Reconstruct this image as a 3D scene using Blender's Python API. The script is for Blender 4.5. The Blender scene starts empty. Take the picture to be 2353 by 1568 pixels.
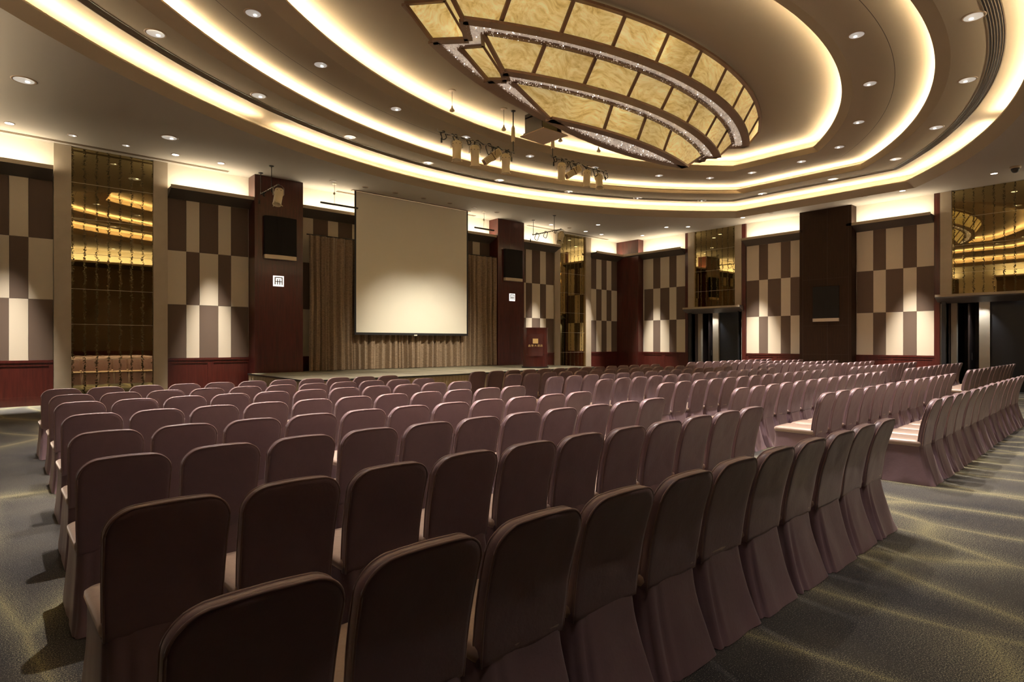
import bpy, bmesh, math, random
from mathutils import Vector, Matrix, noise
R = math.radians; PI = math.pi
C = bpy.context.scene.collection
scene = bpy.context.scene

# ------------------------------------------------------------------ camera, world, exposure
cam_d = bpy.data.cameras.new('camera'); cam = bpy.data.objects.new('camera', cam_d); C.objects.link(cam)
cam.location = (0, 0, 1.55)
cam.rotation_euler = (R(90), 0, R(48.763 - 90))
cam_d.sensor_width = 36; cam_d.lens = 36 * 1353 / 2353; cam_d.shift_y = 4.5 / 2353
cam_d.clip_start = 0.05; cam_d.clip_end = 100
scene.camera = cam
w = bpy.data.worlds.new('world'); scene.world = w; w.use_nodes = True
w.node_tree.nodes['Background'].inputs[0].default_value = (1, .8, .6, 1)
w.node_tree.nodes['Background'].inputs[1].default_value = 0.02
scene.view_settings.view_transform = 'Standard'; scene.view_settings.look = 'None'
scene.view_settings.gamma = 1; scene.view_settings.use_curve_mapping = False
scene.view_settings.exposure = 0.08

# light levels
COVE = 125.0
LEDGE = 64.0
DOWN = 1750.0
WALLSPOT = 7200.0
WARM = (1, .875, .63); SPOTC = (1, .92, .86)

# ------------------------------------------------------------------ helpers
def tag(o, label=None, cat=None, group=None, kind=None):
    if label: o['label'] = label
    if cat: o['category'] = cat
    if group: o['group'] = group
    if kind: o['kind'] = kind
    return o

def thing(name, label, cat, loc=(0, 0, 0), rz=0, group=None):
    o = bpy.data.objects.new(name, None); C.objects.link(o)
    o.location = loc; o.rotation_euler = (0, 0, rz); o.empty_display_size = .1
    return tag(o, label, cat, group)

class MB:
    def __init__(s): s.v = []; s.f = []; s.m = []
    def quad(s, a, b, c, d, m=0):
        n = len(s.v); s.v += [tuple(a), tuple(b), tuple(c), tuple(d)]; s.f.append((n, n+1, n+2, n+3)); s.m.append(m)
    def box(s, x0, x1, y0, y1, z0, z1, m=0):
        n = len(s.v)
        s.v += [(x0,y0,z0),(x1,y0,z0),(x1,y1,z0),(x0,y1,z0),(x0,y0,z1),(x1,y0,z1),(x1,y1,z1),(x0,y1,z1)]
        for q in ((0,3,2,1),(4,5,6,7),(0,1,5,4),(1,2,6,5),(2,3,7,6),(3,0,4,7)):
            s.f.append(tuple(n+i for i in q)); s.m.append(m)
    def loops(s, L, closed=True, cap0=False, cap1=False, m=0):
        n0 = len(s.v); k = len(L[0])
        for l in L: s.v += [tuple(p) for p in l]
        for i in range(len(L)-1):
            for j in range(k if closed else k-1):
                a = n0+i*k+j; b = n0+i*k+(j+1) % k
                s.f.append((a, b, b+k, a+k)); s.m.append(m)
        if cap0: s.f.append(tuple(n0+j for j in range(k))[::-1]); s.m.append(m)
        if cap1: s.f.append(tuple(n0+(len(L)-1)*k+j for j in range(k))); s.m.append(m)
    def tube(s, path, r, n=8, m=0, closed=False):
        P = [Vector(p) for p in path]; L = []; up = Vector((0, 0, 1)); K = len(P)
        for i, p in enumerate(P):
            if closed: t = P[(i+1) % K]-P[i-1]
            else: t = P[min(i+1, K-1)]-P[max(i-1, 0)]
            t.normalize(); a = up if abs(t.dot(up)) < .95 else Vector((1, 0, 0))
            u = t.cross(a).normalized(); v = t.cross(u).normalized()
            L.append([p+(u*math.cos(2*PI*j/n)+v*math.sin(2*PI*j/n))*r for j in range(n)])
        if closed: L.append(L[0])
        s.loops(L, True, not closed, not closed, m)
    def lathe(s, prof, c=(0,0,0), n=24, mat=None, m=0, cap=True):
        L = []
        for r, z in prof:
            l = [Vector((r*math.cos(2*PI*j/n), r*math.sin(2*PI*j/n), z)) for j in range(n)]
            if mat: l = [mat @ p for p in l]
            L.append([p+Vector(c) for p in l])
        s.loops(L, True, cap, cap, m)
    def build(s, name, mat, parent=None, smooth=False, loc=None, kind=None, bevel=0):
        me = bpy.data.meshes.new(name)
        off = Vector(loc) if loc else Vector((0, 0, 0))
        me.from_pydata([tuple(Vector(p)-off) for p in s.v], [], s.f)
        mats = mat if isinstance(mat, (list, tuple)) else [mat]
        for x in mats: me.materials.append(x)
        if len(mats) > 1: me.polygons.foreach_set('material_index', s.m)
        bm = bmesh.new(); bm.from_mesh(me); bmesh.ops.remove_doubles(bm, verts=bm.verts, dist=1e-5)
        bmesh.ops.recalc_face_normals(bm, faces=bm.faces); bm.to_mesh(me); bm.free()
        if smooth: me.polygons.foreach_set('use_smooth', [True]*len(me.polygons))
        me.update()
        o = bpy.data.objects.new(name, me); C.objects.link(o)
        if parent: o.parent = parent
        if loc: o.location = loc
        if kind: o['kind'] = kind
        if bevel:
            b = o.modifiers.new('bevel', 'BEVEL'); b.width = bevel; b.segments = 2; b.limit_method = 'ANGLE'
        return o

def copy_tree(o, parent=None):
    c = o.copy(); C.objects.link(c); c.parent = parent
    for ch in list(o.children): copy_tree(ch, c)
    return c

# ------------------------------------------------------------------ materials
def mat(name, col=(.5,.5,.5), rough=.5, metal=0, spec=.5, emit=None, estr=0, sheen=0, coat=0):
    m = bpy.data.materials.new(name); m.use_nodes = True
    b = m.node_tree.nodes['Principled BSDF']
    b.inputs['Base Color'].default_value = (*col, 1); b.inputs['Roughness'].default_value = rough
    b.inputs['Metallic'].default_value = metal; b.inputs['Specular IOR Level'].default_value = spec
    if emit: b.inputs['Emission Color'].default_value = (*emit, 1); b.inputs['Emission Strength'].default_value = estr
    if sheen: b.inputs['Sheen Weight'].default_value = sheen; b.inputs['Sheen Roughness'].default_value = .4
    if coat: b.inputs['Coat Weight'].default_value = coat; b.inputs['Coat Roughness'].default_value = .1
    return m
def N(m, t, **k):
    n = m.node_tree.nodes.new(t)
    for a, v in k.items():
        if a in n.inputs: n.inputs[a].default_value = v
        else: setattr(n, a, v)
    return n
def LK(m, a, b): m.node_tree.links.new(a, b)
def BS(m): return m.node_tree.nodes['Principled BSDF']
def ramp(m, fac, stops):
    r = N(m, 'ShaderNodeValToRGB'); e = r.color_ramp.elements
    while len(e) < len(stops): e.new(.5)
    for i, (p, c) in enumerate(stops): e[i].position = p; e[i].color = (*c, 1) if len(c) == 3 else c
    LK(m, fac, r.inputs[0]); return r
def coords(m, scale=(1,1,1), which='Object'):
    tc = N(m, 'ShaderNodeTexCoord'); mp = N(m, 'ShaderNodeMapping'); mp.inputs['Scale'].default_value = scale
    LK(m, tc.outputs[which], mp.inputs['Vector']); return mp.outputs[0]
def bump(m, h, strength=.2, dist=.01):
    b = N(m, 'ShaderNodeBump'); b.inputs['Strength'].default_value = strength; b.inputs['Distance'].default_value = dist
    LK(m, h, b.inputs['Height']); LK(m, b.outputs[0], BS(m).inputs['Normal'])
def mth(m, op, a, b=None, c=None):
    n = N(m, 'ShaderNodeMath', operation=op)
    for i, x in enumerate((a, b, c)):
        if x is None: continue
        if isinstance(x, (int, float)): n.inputs[i].default_value = x
        else: LK(m, x, n.inputs[i])
    return n.outputs[0]
def mixc(m, fac, a, b):
    n = N(m, 'ShaderNodeMix', data_type='RGBA')
    for s_, x in ((0, fac), (6, a), (7, b)):
        if isinstance(x, (tuple, list)): n.inputs[s_].default_value = (*x, 1)
        elif isinstance(x, (int, float)): n.inputs[s_].default_value = x
        else: LK(m, x, n.inputs[s_])
    return n.outputs[2]

M = {}
M['ceiling'] = mat('ceiling_paint', (.32, .252, .172), .85, spec=.2)
M['soffit'] = mat('soffit_paint', (.38, .335, .275), .85, spec=.2)
M['cream'] = mat('cream_wall', (.66, .60, .48), .8, spec=.2)
M['black'] = mat('black', (.012, .011, .012), .45)
M['dark'] = mat('dark_brown_lacquer', (.035, .022, .018), .35)
M['groove'] = mat('groove', (.06, .04, .025), .8)
M['strip'] = mat('cove_lamp', (.8, .7, .5), .5, emit=WARM, estr=COVE)
M['ledgestrip'] = mat('ledge_lamp', (.8, .7, .5), .5, emit=(1, .90, .71), estr=LEDGE)
M['metal'] = mat('steel', (.35, .32, .28), .35, 1)
M['bmetal'] = mat('dark_metal', (.05, .045, .04), .4, .6)
M['lampcream'] = mat('cream_enamel', (.72, .60, .38), .4)
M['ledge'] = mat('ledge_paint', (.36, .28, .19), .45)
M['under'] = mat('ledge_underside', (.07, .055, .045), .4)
M['bronze'] = mat('bronze_frame', (.20, .115, .068), .4, .3)
M['silver'] = mat('brushed_champagne', (.62, .52, .38), .4, .5)
M['lens'] = mat('downlight_glass', (.75, .75, .75), .25, emit=(1, .96, .9), estr=.22)
M['lens_hot'] = mat('downlight_glass_bright', (.8, .8, .8), .25, emit=(1, .95, .85), estr=3.5)
M['lens_off'] = mat('downlight_baffle', (.12, .09, .06), .5)
M['trimring'] = mat('downlight_ring', (.32, .22, .14), .5)
M['grille'] = mat('grille_metal', (.16, .115, .07), .5, .2)
M['gold'] = mat('gold_plate', (.80, .55, .22), .45, .3)
M['white_sign'] = mat('lit_white_sign', (.9, .9, .88), .5, emit=(1, .97, .92), estr=1.1)
M['grey_sign'] = mat('grey_sign', (.22, .18, .15), .5)
M['screen'] = mat('screen_fabric', (.78, .72, .58), .85, spec=.1)
M['cable'] = mat('black_rubber', (.015, .013, .012), .6)
M['speaker'] = mat('speaker_cloth', (.024, .021, .019), .95, spec=.1)
M['plaster'] = mat('lift_plate_paint', (.42, .30, .20), .7)

# fabric wall tiles
def tilemat(name, c):
    m = mat(name, c, .9, spec=.15); v = coords(m, (60, 60, 400))
    n = N(m, 'ShaderNodeTexNoise', Scale=1.0, Detail=2.0); LK(m, v, n.inputs['Vector']); bump(m, n.outputs[0], .15, .003)
    LK(m, mixc(m, n.outputs[0], tuple(x*.93 for x in c), tuple(min(1, x*1.05) for x in c)), BS(m).inputs['Base Color'])
    return m
M['tile_light'] = tilemat('pale_fabric', (.62, .525, .39))
M['tile_dark'] = tilemat('taupe_fabric', (.135, .092, .066))

def woodmat(name, c0, c1, rough, coat):
    m = mat(name, c0, rough, coat=coat); v = coords(m, (7, 7, .5))
    n = N(m, 'ShaderNodeTexNoise', Scale=3.0, Detail=8.0, Roughness=.6); LK(m, v, n.inputs['Vector'])
    r = ramp(m, n.outputs[0], [(.3, c0), (.7, c1)]); LK(m, r.outputs[0], BS(m).inputs['Base Color'])
    bump(m, n.outputs[0], .03, .003)
    return m
M['mahogany'] = woodmat('mahogany', (.046, .0085, .006), (.090, .0165, .011), .28, .25)
M['wenge'] = woodmat('wenge', (.022, .009, .004), (.036, .015, .006), .6, .0); BS(M['wenge']).inputs['Specular IOR Level'].default_value = .2

def stonemat():
    m = mat('beige_stone', (.42, .34, .24), .35, .12); v = coords(m, (1, 1, 1))
    n = N(m, 'ShaderNodeTexNoise', Scale=3.0, Detail=6.0); LK(m, v, n.inputs['Vector'])
    r = ramp(m, n.outputs[0], [(.3, (.38, .305, .215)), (.7, (.42, .34, .245))]); LK(m, r.outputs[0], BS(m).inputs['Base Color'])
    return m
M['stone'] = stonemat()

def mirrormat():
    m = mat('gold_mirror', (.48, .38, .19), .015, 1); tc = N(m, 'ShaderNodeTexCoord')
    sp = N(m, 'ShaderNodeSeparateXYZ'); LK(m, tc.outputs['Object'], sp.inputs[0])
    u = mth(m, 'ADD', sp.outputs[0], sp.outputs[1])
    cmb = N(m, 'ShaderNodeCombineXYZ'); LK(m, mth(m, 'FLOOR', mth(m, 'MULTIPLY', u, 3.9)), cmb.inputs[0]); LK(m, mth(m, 'MULTIPLY', sp.outputs[2], 4.5), cmb.inputs[1])
    nw = N(m, 'ShaderNodeTexNoise', Scale=1.0, Detail=2.0); LK(m, cmb.outputs[0], nw.inputs['Vector'])
    wob = mth(m, 'MULTIPLY', mth(m, 'SUBTRACT', nw.outputs[0], .5), .40)
    fr = mth(m, 'FRACT', mth(m, 'MULTIPLY', u, 3.9))
    dist = mth(m, 'ABSOLUTE', mth(m, 'ADD', mth(m, 'SUBTRACT', fr, .5), wob))
    n2 = N(m, 'ShaderNodeTexNoise', Scale=34.0, Detail=3.0, Roughness=.7); LK(m, tc.outputs['Object'], n2.inputs['Vector'])
    th = mth(m, 'SUBTRACT', n2.outputs[0], mth(m, 'MULTIPLY', dist, 1.1))
    mask = ramp(m, th, [(.435, (0,0,0)), (.46, (.9,.9,.9))])
    b = BS(m); LK(m, mixc(m, mask.outputs[0], (.48, .38, .18), (.05, .035, .015)), b.inputs['Base Color'])
    LK(m, mth(m, 'MULTIPLY_ADD', mask.outputs[0], .5, .012), b.inputs['Roughness'])
    return m
M['mirror'] = mirrormat()

def carpetmat():
    m = mat('carpet', (.1, .09, .07), .95, spec=.05, sheen=.15); tc = N(m, 'ShaderNodeTexCoord')
    big = N(m, 'ShaderNodeTexNoise', Scale=.35, Detail=1.0); LK(m, tc.outputs['Object'], big.inputs['Vector'])
    # flowing bands along the columns of chairs, broken in planks
    mp = N(m, 'ShaderNodeMapping'); mp.inputs['Scale'].default_value = (1.35, .33, 1); mp.inputs['Rotation'].default_value = (0, 0, R(-4))
    wv = N(m, 'ShaderNodeVectorMath', operation='SCALE'); wv.inputs[3].default_value = .9
    LK(m, big.outputs['Color'], wv.inputs[0]); ad = N(m, 'ShaderNodeVectorMath', operation='ADD')
    LK(m, tc.outputs['Object'], ad.inputs[0]); LK(m, wv.outputs[0], ad.inputs[1]); LK(m, ad.outputs[0], mp.inputs[0])
    vo = N(m, 'ShaderNodeTexVoronoi', feature='DISTANCE_TO_EDGE', distance='EUCLIDEAN', Scale=1.0, Randomness=.85); LK(m, mp.outputs[0], vo.inputs['Vector'])
    band = ramp(m, vo.outputs['Distance'], [(.0, (1,1,1)), (.05, (.62,.62,.62)), (.2, (.12,.12,.12)), (.5, (0,0,0))])
    vc = N(m, 'ShaderNodeTexVoronoi', feature='F1', distance='EUCLIDEAN', Scale=.27, Randomness=1.0); LK(m, tc.outputs['Object'], vc.inputs['Vector'])
    ring = ramp(m, vc.outputs['Distance'], [(.0, (.3,.3,.3)), (.11, (.35,.35,.35)), (.15, (.9,.9,.9)), (.18, (.4,.4,.4)), (.26, (0,0,0))])
    glow = mth(m, 'MAXIMUM', band.outputs[0], ring.outputs[0])
    sp = N(m, 'ShaderNodeTexNoise', Scale=150.0, Detail=2.0, Roughness=.8); LK(m, tc.outputs['Object'], sp.inputs['Vector'])
    thr = mth(m, 'SUBTRACT', .615, mth(m, 'MULTIPLY', glow, .13))
    fleck = ramp(m, mth(m, 'ADD', mth(m, 'SUBTRACT', sp.outputs[0], thr), .5), [(.485, (0,0,0)), (.53, (1,1,1))])
    med = N(m, 'ShaderNodeTexNoise', Scale=1.1, Detail=3.0); LK(m, tc.outputs['Object'], med.inputs['Vector'])
    base = ramp(m, med.outputs[0], [(.35, (.040, .038, .040)), (.65, (.072, .065, .056))])
    fc = mixc(m, glow, (.25, .235, .20), (.40, .355, .19))
    LK(m, mixc(m, fleck.outputs[0], base.outputs[0], fc), BS(m).inputs['Base Color'])
    bump(m, sp.outputs[0], .4, .004)
    return m
M['carpet'] = carpetmat()

def stagecarpet():
    m = mat('stage_carpet', (.17, .15, .10), .95, spec=.05)
    n = N(m, 'ShaderNodeTexNoise', Scale=120.0, Detail=2.0); LK(m, coords(m), n.inputs['Vector'])
    LK(m, ramp(m, n.outputs[0], [(.3, (.13, .115, .075)), (.7, (.24, .21, .145))]).outputs[0], BS(m).inputs['Base Color'])
    return m
M['stage'] = stagecarpet()

def curtainmat(name, c0, c1, sheen=.3):
    m = mat(name, c0, .6, sheen=sheen, spec=.35)
    n = N(m, 'ShaderNodeTexNoise', Scale=1.0, Detail=3.0, Roughness=.7); LK(m, coords(m, (14, 14, 90)), n.inputs['Vector'])
    LK(m, ramp(m, n.outputs[0], [(.35, c0), (.65, c1)]).outputs[0], BS(m).inputs['Base Color'])
    bump(m, n.outputs[0], .3, .006)
    return m
M['curtain'] = curtainmat('woven_curtain', (.14, .09, .05), (.34, .24, .15))
M['skirt'] = curtainmat('stage_skirt_cloth', (.24, .17, .09), (.32, .24, .14))

def satin(c0=(.190, .119, .134), c1=(.232, .148, .165)):
    m = mat('plum_satin', (.22, .14, .138), .36, spec=.55, sheen=.3)
    BS(m).inputs['Sheen Tint'].default_value = (1, .8, .75, 1)
    n = N(m, 'ShaderNodeTexNoise', Scale=14.0, Detail=4.0, Roughness=.65); LK(m, coords(m), n.inputs['Vector'])
    f = N(m, 'ShaderNodeTexNoise', Scale=320.0, Detail=1.0); LK(m, coords(m, (1, 1, .35)), f.inputs['Vector'])
    h = mth(m, 'ADD', mth(m, 'MULTIPLY', n.outputs[0], 1.0), mth(m, 'MULTIPLY', f.outputs[0], .06))
    bump(m, h, .22, .012)
    LK(m, mixc(m, n.outputs[0], c0, c1), BS(m).inputs['Base Color'])
    return m
M['satin'] = satin()
M['seat_toplit'] = satin((.38, .265, .21), (.43, .305, .245)); M['seat_toplit'].name = 'seat_satin_toplit'; BS(M['seat_toplit']).inputs['Sheen Weight'].default_value = .9; BS(M['seat_toplit']).inputs['Sheen Tint'].default_value = (1, .85, .7, 1)  # same plum satin, with the overhead light put into a paler peach colour
M['piping'] = mat('satin_piping', (.26, .16, .145), .4, sheen=.3)

def alabaster():
    m = mat('alabaster', (.75, .6, .35), .3)
    v = coords(m, (1, 1, 1)); w1 = N(m, 'ShaderNodeTexNoise', Scale=.8, Detail=2.0); LK(m, v, w1.inputs['Vector'])
    ad = N(m, 'ShaderNodeVectorMath', operation='ADD'); LK(m, v, ad.inputs[0]); LK(m, w1.outputs['Color'], ad.inputs[1])
    mp = N(m, 'ShaderNodeMapping'); mp.inputs['Scale'].default_value = (1.2, 8, 8); mp.inputs['Rotation'].default_value = (.35, .35, .9); LK(m, ad.outputs[0], mp.inputs[0])
    n = N(m, 'ShaderNodeTexNoise', Scale=1.6, Detail=7.0, Roughness=.65); LK(m, mp.outputs[0], n.inputs['Vector'])
    col = ramp(m, n.outputs[0], [(.30, (.44, .27, .07)), (.44, (.58, .42, .14)), (.66, (.72, .59, .28))])
    b = BS(m); LK(m, col.outputs[0], b.inputs['Emission Color']); LK(m, col.outputs[0], b.inputs['Base Color'])
    g = N(m, 'ShaderNodeTexNoise', Scale=.55, Detail=1.0); LK(m, v, g.inputs['Vector'])
    LK(m, ramp(m, g.outputs[0], [(.38, (.40,)*3), (.58, (.66,)*3), (.70, (1.5,)*3)]).outputs[0], b.inputs['Emission Strength'])
    return m
M['alabaster'] = alabaster()

def crystal():
    m = mat('crystal_beads', (.75, .68, .60), .08, spec=1, coat=.5)
    tc = coords(m); vo = N(m, 'ShaderNodeTexVoronoi', Scale=16.0); LK(m, tc, vo.inputs['Vector'])
    r = ramp(m, vo.outputs['Distance'], [(0, (1, .93, .82)), (.18, (.40, .34, .28)), (1, (.18, .14, .11))])
    b = BS(m); LK(m, r.outputs[0], b.inputs['Emission Color']); b.inputs['Emission Strength'].default_value = .7
    return m
M['crystal'] = crystal()
M['sparkle'] = mat('crystal_glint', (.9, .85, .8), .05, emit=(1, .95, .88), estr=2.2)

# ------------------------------------------------------------------ room constants
XA0, XB, YA, YC = -1.40, 23.75, 18.71, -1.17
ZC = 6.56
def wp(wall, u, d, z):
    return {'A': (u, YA-d, z), 'B': (XB-d, u, z), 'C': (u, YC+d, z), 'D': (XA0+d, u, z)}[wall]
def wbox(mb, wall, u0, u1, d0, d1, z0, z1, m=0):
    a = wp(wall, u0, d0, z0); b = wp(wall, u1, d1, z1)
    mb.box(min(a[0], b[0]), max(a[0], b[0]), min(a[1], b[1]), max(a[1], b[1]), z0, z1, m)

# ------------------------------------------------------------------ floor, walls
mb = MB(); mb.quad((XA0-.2, YC-.2, 0), (XB+2.6, YC-.2, 0), (XB+2.6, YA+.2, 0), (XA0-.2, YA+.2, 0)); mb.build('floor', M['carpet'], kind='structure')
mb = MB(); wbox(mb, 'A', XA0-.2, XB+.2, -.2, 0, 0, ZC+1.6); mb.build('wall_front', M['cream'], kind='structure')
mb = MB(); wbox(mb, 'C', XA0-.2, XB+.2, -.2, 0, 0, ZC+1.6); mb.build('wall_back', M['cream'], kind='structure')
mb = MB(); wbox(mb, 'D', YC, YA, -.2, 0, 0, ZC+1.6); mb.build('wall_left', M['cream'], kind='structure')
DOORS = [(12.45, 14.70), (2.94, 5.19)]
mb = MB()
for (u0, u1, z0) in ((YC, 2.94, 0), (2.94, 5.19, 2.95), (5.19, 12.45, 0), (12.45, 14.70, 2.95), (14.70, YA, 0)):
    wbox(mb, 'B', u0, u1, -.2, 0, z0, ZC+1.6)
mb.build('wall_right', M['cream'], kind='structure')

trim_n = [0]
def trim(mb_, m, **k):
    trim_n[0] += 1
    return mb_.build('trim_%d' % trim_n[0], m, kind='structure', **k)

# ledge with hidden lamp strip along one bay
def ledge(wall, u0, u1, D=.48):
    mb = MB(); z1 = 5.90; L = []
    for u in (u0, u1):
        L.append([wp(wall, u, 0, 5.60), wp(wall, u, .04, 5.60), wp(wall, u, D, 5.80), wp(wall, u, D, z1), wp(wall, u, D-.03, z1), wp(wall, u, D-.03, z1-.05), wp(wall, u, 0, z1-.05)])
    mb.loops(L, True, True, True)
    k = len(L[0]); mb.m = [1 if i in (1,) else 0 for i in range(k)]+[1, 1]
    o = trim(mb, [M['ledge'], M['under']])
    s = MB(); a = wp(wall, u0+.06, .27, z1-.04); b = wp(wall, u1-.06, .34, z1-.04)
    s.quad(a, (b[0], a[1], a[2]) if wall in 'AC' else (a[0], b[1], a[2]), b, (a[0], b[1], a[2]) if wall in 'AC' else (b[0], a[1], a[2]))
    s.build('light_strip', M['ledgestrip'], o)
    return o

# chequered fabric panel: children one tile each
def checker(wall, edges, first_light, label, d=.03, rows=((1.12, 2.635), (2.635, 4.15), (4.15, 5.60))):
    u0, u1 = edges[0], edges[-1]
    base = wp(wall, (u0+u1)/2, 0, 1.12)
    t = thing('wall_panel', label, 'wall panel', base, 0, 'chequered fabric wall panels')
    for r, (z0, z1) in enumerate(rows):
        for i in range(len(edges)-1):
            lt = ((i + r) % 2 == 0) == first_light
            mb = MB(); g = .003
            wbox(mb, wall, edges[i]+g, edges[i+1]-g, 0.002, d, z0+g, z1-g)
            mb.v = [tuple(Vector(p)-Vector(base)) for p in mb.v]
            o = mb.build('pale_tile' if lt else 'taupe_tile', M['tile_light' if lt else 'tile_dark'], t)
    return t
def wainscot(wall, u0, u1):
    mb = MB(); wbox(mb, wall, u0, u1, 0, .04, 0, 1.12)
    wbox(mb, wall, u0, u1, .04, .06, 1.06, 1.12); wbox(mb, wall, u0, u1, .04, .055, 0, .14)
    n = max(1, round((u1-u0)/1.2))
    for i in range(n):
        a = u0+(u1-u0)*i/n; b = u0+(u1-u0)*(i+1)/n
        for (p, q, r_, s_) in ((a, a+.08, .14, 1.06), (b-.08, b, .14, 1.06), (a+.08, b-.08, .14, .22), (a+.08, b-.08, .98, 1.06)):
            wbox(mb, wall, p, q, .04, .05, r_, s_)
    return trim(mb, M['mahogany'])

# front wall bays (first_light refers to the bottom row)
BA = [([-1.40, -1.07, -.59, -.24+.0, .24, .60, 1.08], False),]
checker('A', [-1.10, -.60, -.26, .24, .60, 1.08], False, 'chequered taupe and cream fabric panel at the far left edge, left of the tall mirror')
wainscot('A', XA0, 1.08); ledge('A', XA0, 1.06)
checker('A', [3.60, 4.07, 4.41, 4.91, 5.26, 5.75], False, 'chequered taupe and cream fabric panel between the tall left mirror and the left stage pillar')
wainscot('A', 3.60, 5.80); ledge('A', 3.60, 5.80)
e = [7.25, 7.43]; k = 0
while e[-1] < 15.0:
    e.append(e[-1]+(.50, .36)[(k+1) % 2] if k else e[-1]+.34); k += 1
checker('A', e[:-1]+[15.2], False, 'chequered fabric panel seen above the stage curtain and behind the screen')
wainscot('A', 7.2, 15.2); ledge('A', 7.2, 15.2)
checker('A', [16.30, 16.68, 17.17, 17.53, 18.02, 18.38, 18.87], True, 'chequered fabric panel behind the lectern, right of the right stage pillar')
wainscot('A', 16.3, 18.87); ledge('A', 16.3, 18.90)
checker('A', [21.36, 21.78, 22.17, 22.55, 22.92, 23.40], False, 'narrow chequered fabric panel left of the red corner pillar')
wainscot('A', 21.36, 23.70); ledge('A', 21.30, 23.70)
# right wall bays
checker('B', [15.0, 15.5, 15.88, 16.38, 16.78, 17.30], True, 'chequered fabric panel between the corner pillar and the far doorway')
wainscot('B', 14.98, 18.6); ledge('B', 15.0, 18.6)
checker('B', [9.80, 10.29, 10.67, 11.20, 11.57, 12.10], True, 'chequered fabric panel right of the far doorway, left of the brown pillar')
wainscot('B', 9.7, 12.12); ledge('B', 9.7, 12.12)
checker('B', [5.53, 6.03, 6.43, 6.96, 7.36, 7.90], True, 'chequered fabric panel between the brown pillar and the near doorway')
wainscot('B', 5.5, 8.1); ledge('B', 5.53, 8.1)
wainscot('B', YC, 2.6); ledge('B', YC, 2.5)
# back and left walls (seen in the mirrors)
for wl, a, b in (('C', XA0, 7.2), ('C', 9, 15), ('C', 16.5, 23.7), ('D', YC, 8), ('D', 10, YA)):
    mb = MB(); wbox(mb, wl, a, b, 0, .04, 1.12, 5.6); trim(mb, M['tile_dark']); wainscot(wl, a, b); ledge(wl, a, b)

# dark pillars
def pillar(wall, u0, u1, D, m, label, groove=True):
    c = wp(wall, (u0+u1)/2, D/2, 0)
    t = thing('pillar', label, 'pillar', c)
    def sub(name, mb, mm):
        mb.v = [tuple(Vector(p)-Vector(c)) for p in mb.v]; return mb.build(name, mm, t)
    mb = MB(); wbox(mb, wall, u0, u1, 0, D, 0.0, ZC); sub('shaft', mb, m)
    mb = MB(); um = u0+(u1-u0)*.45
    for u in (u0+.10, um, u1-.20 if wall == 'A' else u1-.12): wbox(mb, wall, u-.004, u+.004, D, D+.002, .1, ZC-.02)
    for z in (1.12, 2.2, 3.95): wbox(mb, wall, u0+.10, u1-.12, D, D+.002, z-.003, z+.003)
    sub('panel_joint', mb, M['groove'])
    mb = MB(); wbox(mb, wall, u0-.01, u1+.01, 0, D+.015, 0, .12); sub('plinth', mb, m)
    return t
pillar('A', 5.77, 7.22, .56, M['mahogany'], 'tall mahogany pillar with white emblem at the left side of the stage')
pillar('A', 15.16, 16.58, .56, M['mahogany'], 'tall mahogany pillar with white emblem at the right side of the stage')
pillar('B', 17.38, 18.70, .40, M['mahogany'], 'tall reddish wood pillar in the far corner of the hall')
pillar('B', 7.92, 9.75, .48, M['wenge'], 'tall dark brown pillar on the right wall with a flush speaker')
for (a, b, l) in ((14.86, 15.0, 'dark wood strip left of the far doorway'), (12.12, 12.29, 'dark wood strip right of the far doorway'), (5.36, 5.52, 'dark wood strip left of the near doorway'), (2.6, 2.77, '')):
    mb = MB(); wbox(mb, 'B', a, b, 0, .09, 0, ZC); trim(mb, M['mahogany'])

# stone pilasters and gold mirrors
def pilaster(wall, u0, u1, z0, label):
    mb = MB(); wbox(mb, wall, u0, u1, .002, .10, z0, 4.72); wbox(mb, wall, u0, u1, .002, .10, 4.726, ZC-.002)
    wbox(mb, wall, u0+.01, u1-.01, .002, .095, 4.72, 4.726)
    o = mb.build('stone_pilaster', M['stone'], loc=wp(wall, (u0+u1)/2, .05, z0)); tag(o, label, 'pilaster', 'beige stone pilasters beside the mirrors')
pilaster('A', 1.09, 1.44, 0, 'beige stone pilaster left of the tall left mirror')
pilaster('A', 3.25, 3.59, 0, 'beige stone pilaster right of the tall left mirror')
pilaster('A', 18.88, 19.23, 0, 'pale stone pilaster left of the narrow mirror near the lectern')
pilaster('A', 20.96, 21.33, 0, 'pale stone pilaster right of the narrow mirror near the lectern')
pilaster('B', 14.55, 14.85, 3.14, 'stone pilaster left of the mirror over the far doorway')
pilaster('B', 12.30, 12.60, 3.14, 'stone pilaster right of the mirror over the far doorway')
pilaster('B', 5.04, 5.35, 3.14, 'stone pilaster left of the mirror over the near doorway')
pilaster('B', 2.78, 3.09, 3.14, 'stone pilaster right of the mirror over the near doorway')
def mirror(wall, u0, u1, z0, label):
    c = wp(wall, (u0+u1)/2, 0, z0)
    t = thing('mirror', label, 'mirror', c)
    zs = [z for z in (.21, 1.12, 2.03, 2.94, 3.85, 4.75, 5.66) if z > z0+.1]; zs = [z0]+zs+[ZC]
    for a, b in zip(zs, zs[1:]):
        mb = MB(); wbox(mb, wall, u0, u1, .002, .02, a+.002, b-.004)
        mb.v = [tuple(Vector(p)-Vector(c)) for p in mb.v]; mb.build('pane', M['mirror'], t)
    mb = MB()
    for z in zs[1:-1]: wbox(mb, wall, u0, u1, .003, .021, z-.005, z+.004)
    mb.v = [tuple(Vector(p)-Vector(c)) for p in mb.v]; mb.build('joint_strip', M['silver'], t)
mirror('A', 1.44, 3.25, 0, 'tall gold tinted mirror with vine pattern at the left of the front wall')
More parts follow.
